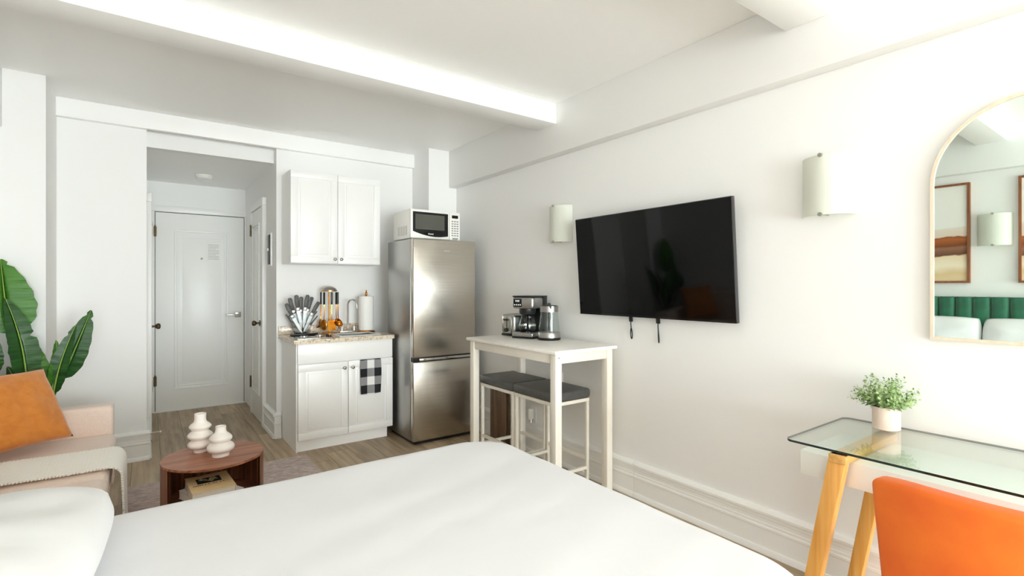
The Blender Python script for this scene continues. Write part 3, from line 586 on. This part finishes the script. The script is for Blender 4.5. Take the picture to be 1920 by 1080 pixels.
def inset(p, d):
    y, z = p
    if z > sh+1e-6: q = math.hypot(y, z-sh); return (y*(q-d)/q, sh+(z-sh)*(q-d)/q)
    return (y-math.copysign(d, y), max(z, d))
b = MB(); fr = bmesh.new(); m_ = len(arc); rows = []
for p in arc:
    i_ = inset(p, .011); rows.append([fr.verts.new((x, q[0], q[1])) for x, q in ((-.001, p), (-.026, p), (-.026, i_), (-.001, i_))])
for k in range(m_):
    a, c = rows[k], rows[(k+1) % m_]
    for q in range(4): fr.faces.new((a[q], a[(q+1) % 4], c[(q+1) % 4], c[q]))
bmesh.ops.recalc_face_normals(fr, faces=fr.faces[:]); b._join(fr); b.build('frame', PALEW, t)
b = MB(); b.poly([(-.020, *inset(p, .0105)) for p in arc], (.012, 0, 0)); b.build('mirror_glass', MIRR, t, smooth=0)
# pictures over the headboard
for yc, mt, lab in ((1.53, ART1, 'framed abstract desert landscape print above headboard on kitchen side'), (.60, ART2, 'framed abstract desert landscape print above headboard on window side')):
    t = thing('framed_print', lab, 'picture', (XL, yc, 1.355)); hw = .315; hh = .87
    b = MB(); b.box(0, .035, -hw, -hw+.018, 0, hh).box(0, .035, hw-.018, hw, 0, hh).box(0, .035, -hw+.018, hw-.018, 0, .018).box(0, .035, -hw+.018, hw-.018, hh-.018, hh); b.build('frame', OAKF, t)
    bx(.004, .022, -hw+.018, hw-.018, .018, hh-.018).build('canvas', mt, t, smooth=0)

# ------------------------------------------------------------------ desk, chair, small plant
t = thing('writing_desk', 'glass topped desk with white drawer box and bamboo legs', 'desk', (2.20, .38, 0))
DH = .555
def rr(x0, x1, y0, y1, r, n=6):
    o = []
    for cx, cy, a in ((x1-r, y1-r, 0), (x0+r, y1-r, PI/2), (x0+r, y0+r, PI), (x1-r, y0+r, 1.5*PI)):
        o += [(cx+r*math.cos(a+PI/2*k/n), cy+r*math.sin(a+PI/2*k/n)) for k in range(n+1)]
    return o
pts = rr(-.265, .265, -DH, DH, .03)
b = MB(); b.poly([(x, y, .752) for x, y in pts], (0, 0, .008))
for f in b.bm.faces: f.material_index = 0 if abs(f.normal.z) > .5 else 1
b.build('glass_top', [GLASS, EDGE], t, smooth=30)
bx(-.185, .19, -.535, .535, .617, .708, bev=.004).build('drawer_box', WHITEP, t)
for s in (-1, 1):
    bx(-.245, .245, s*.385-.028, s*.385+.028, .709, .738, bev=.003).build('top_bar', BAMBOOH, t)
    for x in (-.238, .195):
        b = MB(); dx = -.012 if x < 0 else .012
        b.poly([(x, s*.385-.028, .738), (x, s*.385+.028, .738), (x+dx, s*.515+.024, 0), (x+dx, s*.515-.024, 0)], (.042, 0, 0), bev=.003); b.build('leg', BAMBOO, t)
    for x in (-.14, .14): MB().cyl((x, s*.385, .738), (x, s*.385, .7515), .016, n=18).build('glass_pad', GLASS, t)
t = thing('velvet_chair', 'orange velvet desk chair facing the glass desk', 'chair', (1.90, .335, 0))
def back(u, v):
    y = (u-.5)*.50; z = .40+v*.385; s = abs(u-.5)*2
    zz = z-.016*max(0, v-.5)*2*(s**4); inw = .010*(s**6)*(v**6)
    return Vector((-.195-.055*v+.055*s**2, y*(1-.06*(1-v)-inw), zz))
b = MB(); b.grid(back, 28, 22, .055)
bm_ = b.bm; bmesh.ops.recalc_face_normals(bm_, faces=bm_.faces[:])
eg = [e for e in bm_.edges if len(e.link_faces) == 2 and e.calc_face_angle(0) > 1.0]; bmesh.ops.bevel(bm_, geom=eg, offset=.020, segments=4, profile=.5, affect='EDGES', clamp_overlap=True)
b.build('backrest', VELVET, t, smooth=60)
bx(-.20, .24, -.235, .235, .40, .48, bev=.03, seg=4).build('seat', VELVET, t)
for x, y in ((-.17,-.19), (-.17,.19), (.19,-.19), (.19,.19)): MB().cyl((x*1.12,y*1.1,0), (x*.9,y*.9,.405), .011, .018, n=14).build('leg', WOODL, t)
t = thing('potted_succulent', 'small leafy green plant in blush cylinder pot on glass desk', 'plant', (2.392, .758, .7605))
MB().lathe([(0,0),(.044,0),(.047,.003),(.047,.088),(.043,.088),(.042,.074),(0,.074)], n=32).build('pot', POTC, t)
MB().lathe([(0,.080),(.042,.077)], n=20).build('soil', SOIL, t)
b = MB(); rnd = random.Random(3)
for k in range(80):
    a_ = rnd.uniform(0, 2*PI); el = rnd.uniform(.15, 1.5); ln = rnd.uniform(.07, .115)*(1.05 if el > .9 else .95)
    d = Vector((math.cos(a_)*math.cos(el), math.sin(a_)*math.cos(el), math.sin(el))); p0 = Vector((math.cos(a_)*.02, math.sin(a_)*.02, .082))
    for q in range(15):
        f_ = (q+2)/16; p = p0+d*ln*f_+Vector((0,0,.012*f_*f_)); aa = q*2.4; sz = .0155*(1.15-.45*f_)
        sd = d.orthogonal().normalized(); sd.rotate(Matrix.Rotation(aa, 3, d)); td = (sd*.8+d*.6).normalized(); nn = td.cross(d).normalized()*sz*.38
        vs = [b.bm.verts.new(v) for v in (p, p+td*sz*.6+nn, p+td*sz*1.3, p+td*sz*.6-nn)]; b.bm.faces.new(vs)
b.build('foliage', SUCC, t, smooth=0, kind='stuff')

# ------------------------------------------------------------------ bed
t = thing('bed', 'queen bed with green channel tufted velvet headboard', 'bed', (.32, 1.30, 0))
hb = bx(-1.115, -1.06, -.80, .80, .02, 1.235, bev=.006).build('headboard', GREENV, t)
nch = 14; cw = 1.60/nch
ch = None
for k in range(nch):
    y = -.80+cw*(k+.5)
    if ch is None:
        b = MB(); b.grid(lambda u, v: Vector((-1.06+.004+.034*math.sqrt(max(0, 1-abs(2*u-1)**3.2)), (u-.5)*cw*.985, .30+v*.933)), 12, 2); b.grid(lambda u, v: Vector((-1.06-.05*v+.034*(1-v)*math.sqrt(max(0, 1-abs(2*u-1)**3.2)), (u-.5)*cw*.985, 1.233+.006*math.sqrt(max(0, 1-abs(2*u-1)**3.2)))), 12, 2)
        o = b.build('channel', GREENV, hb); ch = o
    else: o = bpy.data.objects.new('channel', ch.data); C.objects.link(o); o.parent = hb
    o.location = (0, y, 0)
bx(-1.055, 1.02, -.755, .755, .10, .295, bev=.01).build('bed_base', SOFA, t)
for x in (-.95, .92):
    for y in (-.66, .66): bx(x-.03, x+.03, y-.03, y+.03, 0, .0995).build('leg', BLACKP, t)
bx(-1.05, 1.035, -.755, .755, .297, .580, bev=.05, seg=4).build('mattress', LINEN, t)
def drape(x, y, x0, x1, y0, y1, rc, r, top, maxe, slopex=0):
    # inner rounded rectangle, cloth falls over its edge
    ix0, ix1, iy0, iy1 = x0+r, x1-r, y0+r, y1-r
    cx = min(max(x, ix0+rc), ix1-rc); cy = min(max(y, iy0+rc), iy1-rc); dx, dy = x-cx, y-cy; d = math.hypot(dx, dy)
    if (x < ix0+rc or x > ix1-rc) and (y < iy0+rc or y > iy1-rc): e = d-rc; nx, ny = (dx/d, dy/d) if d > 1e-9 else (0, 0); bx_, by_ = cx+nx*rc, cy+ny*rc
    else:
        ex = max(ix0-x, x-ix1); ey = max(iy0-y, y-iy1); e = max(ex, ey)
        if ex > ey: nx, ny = (-1 if x < ix0 else 1), 0; bx_, by_ = (ix0 if x < ix0 else ix1), y
        else: nx, ny = 0, (-1 if y < iy0 else 1); bx_, by_ = x, (iy0 if y < iy0 else iy1)
    if e <= 0: return Vector((x, y, top)), 0
    e = min(e, maxe)
    if e < r*PI/2: return Vector((bx_+nx*r*math.sin(e/r), by_+ny*r*math.sin(e/r), top-r*(1-math.cos(e/r)))), e
    return Vector((bx_+nx*r, by_+ny*r, top-r-(e-r*PI/2))), e
def spread(u, v):
    x = -.72+u*(1.385+.40+.72); y = .49-.40+v*(1.61+.80)
    p, e = drape(x, y, -1.2, 1.395, .51, 2.09, .16, .055, .598, .40)
    q = Vector((x*2.6, y*2.6, .3)); wv = noise.noise(q)*.005+noise.noise(Vector((x*1.2+y*2, y*7-x*2, 2)))*.0035
    if e > .05: dd = noise.noise(Vector((x*6, y*6, 5)))*.010*min(1, (e-.05)*5); p.x += dd; p.y += dd
    p.z += wv; return p
b = MB(); b.grid(spread, 130, 124, 0); o = b.build('bedspread', LINEN, smooth=180); tag(o, 'smooth white bedspread covering the mattress', 'bedspread')
def pillow_mesh(wd, h, th, mname, m, seed=0, n=26, pinch=.07, pw_=.5, wr=.006, rc=0):
    b = MB()
    for s in (-1, 1):
        def f(u, v):
            x = u*2-1; z = v*2-1
            px = x*wd/2*(1-pinch*(1-z*z)*abs(x)**2); pz = z*h/2*(1-pinch*(1-x*x)*abs(z)**2)
            g = 1-rc*(abs(x)*abs(z))**3; px *= g; pz *= g
            k = (max(0, 1-abs(x)**2.6)*max(0, 1-abs(z)**2.6))**pw_
            nz = noise.noise(Vector((x*2.2+seed, z*2.2, s*3+seed)))*wr*k*2
            return Vector((px, s*(th/2*k+nz), pz))
        b.grid(f, n, n)
    bmesh.ops.remove_doubles(b.bm, verts=b.bm.verts[:], dist=1e-4); bmesh.ops.recalc_face_normals(b.bm, faces=b.bm.faces[:])
    return b.build(mname, m, smooth=180)
def place(o, center, xdir, updir):
    x = Vector(xdir).normalized(); z = Vector(updir); z = (z-x*z.dot(x)).normalized(); y = z.cross(x)
    M = Matrix((x, y, z)).transposed().to_4x4(); M.translation = Vector(center); o.matrix_world = M
for yc, lab, sd in ((1.655, 'plump white pillow lying flat on bed nearer the sofa', 1), (.945, 'plump white pillow lying flat on bed nearer the windows', 5)):
    o = pillow_mesh(.71, .53, .185, 'bed_pillow', PILLOWM, sd, pinch=.0, pw_=.36, wr=.006, rc=.13, n=34); place(o, (-.345, yc, .692), (-.06 if sd == 1 else .02, -1, 0), (-1, 0, .03)); tag(o, lab, 'pillow', 'pillows against the headboard')
for yc, lab, sd in ((1.455, 'white pillow standing against headboard behind flat pillow, sofa side', 11), (.765, 'white pillow standing against headboard behind flat pillow, window side', 15)):
    o = pillow_mesh(.70, .38, .15, 'bed_pillow', PILLOWM, sd, pinch=.02, pw_=.38, wr=.008, rc=.08); place(o, (-.625, yc, .885), (0, -1, 0), (-.22, 0, .97)); tag(o, lab, 'pillow', 'pillows against the headboard')

# ------------------------------------------------------------------ sofa corner
t = thing('sofa', 'blush beige fabric sofa with one low arm, facing the coffee table', 'sofa', (-.46, 3.08, 0))
def cush(b, x0, x1, y0, y1, z0, z1, r): b.box(x0, x1, y0, y1, z0, z1, bev=r, seg=5)
b = MB(); cush(b, -.31, .285, -.93, .80, .12, .30, .02); b.build('base', SOFA, t)
for y0, y1 in ((-.93, -.068), (-.058, .80)): b = MB(); cush(b, -.225, .312, y0, y1, .302, .445, .035); b.build('seat_cushion', SOFA, t)
b = MB(); cush(b, -.325, -.23, -.93, .93, .12, .80, .03); b.build('backrest', SOFA, t)
b = MB(); cush(b, -.225, .297, .803, .945, .12, .607, .022); b.build('armrest', SOFA, t)
for x in (-.28, .24):
    for y in (-.88, .88): MB().cyl((x,y,0), (x,y,.125), .016, .022, n=12).build('leg', WOODL, t)
o = pillow_mesh(.38, .44, .15, 'throw_cushion', CORD, 3, pinch=.05, pw_=.5); place(o, (-.555, 3.672, .68), (.81, .585, 0), (-.335, .465, .82)); tag(o, 'rust orange corduroy cushion leaning in sofa corner by plant', 'cushion')
o = pillow_mesh(.45, .42, .16, 'throw_cushion', CORD, 8, pinch=.06, pw_=.5); place(o, (-.560, 2.66, .615), (.22, -1, 0), (-.42, 0, .9)); tag(o, 'rust orange cushion on sofa seat next to the bed', 'cushion')
def throw(u, v):
    s = u*1.02; y = 3.085+.385*v; x0 = -.585; top = .457; r = .05; L1 = .435
    if s < L1: x, z = x0+s, top
    elif s < L1+r*PI/2: a_ = (s-L1)/r; x, z = x0+L1+r*math.sin(a_), top-r*(1-math.cos(a_))
    else: e = s-L1-r*PI/2; x, z = x0+L1+r+.035*e, top-r-e
    rib = .0025*math.sin(v*PI*26)+.0015*math.sin(u*PI*130)
    if v in (0, 1): y += .005*(1 if int(u*170) % 2 else -1)
    wv = noise.noise(Vector((s*3, y*5, 0)))*.008
    return Vector((x+.002*(s > L1)*math.sin(v*PI*26)+(wv if s > L1 else 0), y+.02*noise.noise(Vector((s*2, 1, 1))), z+(rib+abs(wv)*.6 if s < L1 else 0)))
b = MB(); b.grid(throw, 170, 52, .007); o = b.build('throw_blanket', THROW, smooth=60); tag(o, 'cream knitted throw draped over the sofa seat', 'throw')
# tall leafy plant
t = thing('potted_banana_plant', 'tall broad leaved potted plant behind the sofa arm', 'plant', (-.535, 4.165, 0))
P0 = Vector((-.535, 4.165, 0))
MB().lathe([(0,0),(.090,0),(.105,.01),(.120,.24),(.112,.24),(.108,.21),(0,.21)], n=28).build('pot', POTG, t); MB().lathe([(0,.222),(.110,.215)], n=20).build('soil', SOIL, t)
def leaf(base, tip, wd, m, face=(.35,-1,.1), bow=.03, fold=.25, seed=0, torn=()):
    base = Vector(base)-P0; tip = Vector(tip)-P0; ax = tip-base; L_ = ax.length; ax.normalize(); fc = Vector(face); fc = (fc-ax*fc.dot(ax)).normalized(); sd = ax.cross(fc).normalized(); nl = 26; nw = 5
    def ctr(q): return base+ax*L_*q+fc*bow*math.sin(PI*q)-fc*bow*.8*q*q
    b = MB()
    for s in (-1, 1):
        rows = []
        for k in range(nl+1):
            q = k/nl; hw = wd/2*(math.sin(PI*min(1, q**.72*.98+.015))**.62)*(1-.18*q); rp = 1+.03*math.sin(q*34+seed+s)
            for a_, d_ in torn:
                if s == (1 if d_ > 0 else -1) and abs(q-a_) < .022: rp *= .55
            rows.append([b.bm.verts.new(ctr(q)+sd*s*hw*rp*(j/nw)+fc*(fold*hw*(j/nw)+.004*math.sin(q*60)*(j/nw))) for j in range(nw+1)])
        for a_, c_ in zip(rows, rows[1:]):
            for j in range(nw): b.bm.faces.new((a_[j], a_[j+1], c_[j+1], c_[j]))
    bmesh.ops.remove_doubles(b.bm, verts=b.bm.verts[:], dist=1e-5)
    o = b.build('leaf', m, t, smooth=180)
    MB().tube([ctr(k/10)+fc*.003 for k in range(11)], .004, n=6, rad=[.005*(1-.75*k/10) for k in range(11)]).build('midrib', RIB, o)
    g = Vector((random.uniform(-.03, .03), random.uniform(-.03, .03), .20)); md = (base+g)/2+Vector((0,0,.06)); md.x = g.x*.6+base.x*.4; md.y = g.y*.6+base.y*.4
    MB().tube([g, g*.6+md*.4+Vector((0,0,.02)), md, md*.45+base*.55, base], .006, n=7).build('stalk', STEM, o)
leaf((-.665,4.20,1.05), (-.705,4.215,1.49), .29, LEAFB, face=(.12,-1,.05), fold=.10, bow=.02, seed=1, torn=((.93,1),))
leaf((-.575,4.10,.76), (-.655,4.10,1.26), .165, LEAF, face=(.75,-1,.1), fold=.3, bow=.03, seed=2, torn=((.55,1),))
leaf((-.515,4.15,.72), (-.557,4.15,1.00), .11, LEAFB, face=(.2,-1,.1), seed=3)
leaf((-.478,4.13,.66), (-.440,4.13,.995), .085, LEAFB, face=(.5,-1,.0), seed=4, fold=.4)
leaf((-.458,4.12,.68), (-.362,4.11,1.088), .105, LEAF, face=(-.3,-1,.0), seed=5, fold=.3, torn=((.85,-1),))
leaf((-.425,4.20,.755), (-.288,4.20,1.172), .150, LEAF, face=(.1,-1,.05), seed=6, fold=.15, torn=((.88,1),(.93,-1)))
leaf((-.74,4.08,.82), (-.70,4.04,1.05), .12, LEAF, face=(.3,-1,.0), seed=7)
leaf((-.60,4.18,.70), (-.668,4.17,.85), .075, LEAF, face=(0,-1,.3), seed=8)
leaf((-.655,4.22,.62), (-.745,4.22,.80), .08, LEAF, face=(0,-1,.3), seed=9)

# ------------------------------------------------------------------ coffee table group
o = bx(-.12, 1.007, 2.16, 4.155, .0005, .011, bev=.004).build('area_rug', RUG); tag(o, 'dusty pink and taupe rug under the coffee table', 'rug')
CT = (.295, 3.155, .011)
t = thing('drum_coffee_table', 'round walnut drum coffee table with open front shelf', 'coffee table', CT)
MB().lathe([(0,.396),(.2405,.396),(.241,.397),(.241,.408),(.240,.409),(0,.409)], n=64).build('top', WALN_H, t)
MB().lathe([(.225,.0),(.240,.0),(.240,.3958),(.225,.3958),(.225,.0)], n=48, a0=R(-32), a1=R(208)).build('curved_wall', WALN_V, t)
MB().lathe([(0,.172),(.2245,.172),(.2245,.190),(0,.190)], n=48).build('shelf', WALN_H, t)
MB().lathe([(0,.0),(.2245,.0),(.2245,.022),(0,.022)], n=48).build('bottom', WALN_H, t)
def vase(name, prof, loc, lab):
    P = [Vector((r, 0, z)) for r, z in prof]; pts = []
    for k in range(len(P)-1):
        a = P[max(0, k-1)]; b_, c_ = P[k], P[k+1]; d = P[min(len(P)-1, k+2)]
        for q in range(5):
            s = q/5; pts.append(.5*((2*b_)+(c_-a)*s+(2*a-5*b_+4*c_-d)*s*s+(3*b_-a-3*c_+d)*s**3))
    pts.append(P[-1]); top = P[-1]
    pr = [(0, 0)]+[(max(.001, p.x), p.z) for p in pts]+[(top.x-.006, top.z), (top.x-.008, top.z-.03), (0, top.z-.03)]
    o = MB().lathe(pr, n=40).build(name, CERAM, loc=loc, smooth=50); tag(o, lab, 'vase')
zt = CT[2]+.4095
vase('ring_vase', [(.031,.0),(.031,.012),(.036,.020),(.054,.030),(.060,.043),(.053,.056),(.038,.064),(.036,.067),(.050,.074),(.061,.088),(.058,.100),(.044,.112),(.038,.118),(.046,.127),(.054,.139),(.047,.151),(.034,.162),(.029,.172),(.028,.190),(.029,.210)], (.238, 3.250, zt), 'taller white ceramic vase of three stacked bulbous rings')
vase('ring_vase', [(.041,.0),(.041,.014),(.046,.021),(.062,.033),(.066,.048),(.058,.062),(.042,.072),(.041,.075),(.052,.083),(.055,.097),(.046,.110),(.033,.121),(.027,.130),(.025,.145),(.026,.158)], (.322, 3.112, zt), 'shorter white ceramic vase of two stacked bulbous rings')
def book(name, loc, rz, wd, dp, th, cov, lab, spine=None):
    r = thing(name, lab, 'book', loc, rz)
    bx(-wd/2+.002, wd/2-.004, -dp/2+.003, dp/2-.003, .0025, th-.0025).build('pages', PAGES, r, smooth=0)
    bx(-wd/2, wd/2, -dp/2, dp/2, 0, .0025).build('back_cover', cov, r, smooth=0); f_ = bx(-wd/2, wd/2, -dp/2, dp/2, th-.0025, th).build('front_cover', cov, r, smooth=0)
    bx(wd/2-.003, wd/2, -dp/2, dp/2, .0025, th-.0025).build('spine', spine or cov, r, smooth=0); return r, f_
zb = CT[2]+.1905
book('book', (.288, 3.045, zb), R(22), .20, .27, .042, WHITEC, 'white covered book at bottom of the shelf stack')
book('book', (.270, 3.010, zb+.0422), R(24), .19, .25, .042, WHITEC, 'white covered book turned askew in middle of shelf stack')
r, f_ = book('book', (.262, 2.990, zb+.0845), R(4), .19, .25, .046, TANC, 'tan covered book with dark cover picture on shelf stack', TANC)
zz = .0462
pc = bx(-.055, .052, -.010, .070, zz, zz+.0004).build('cover_picture', DARKPR, f_, smooth=0)
b = MB(); b.poly([(-.045+.085*q/8, .042+.02*math.sin(q*1.3)+(.018 if q % 2 else 0), zz+.0008) for q in range(9)]+[(.02, .02, zz+.0008), (.008, .0, zz+.0008), (-.01, .022, zz+.0008)], (0, 0, .0003)); b.build('cover_figure', OLIVE, pc, smooth=0)
b = MB()
for k, x in enumerate((-.075,-.066,-.057,-.048,-.038,-.024,-.010,.012,.022,.042,.056)): b.box(x-.003, x+.003, -.034, -.026, zz, zz+.0004)
b.build('cover_lettering', DARKPR, f_, smooth=0, kind='stuff')
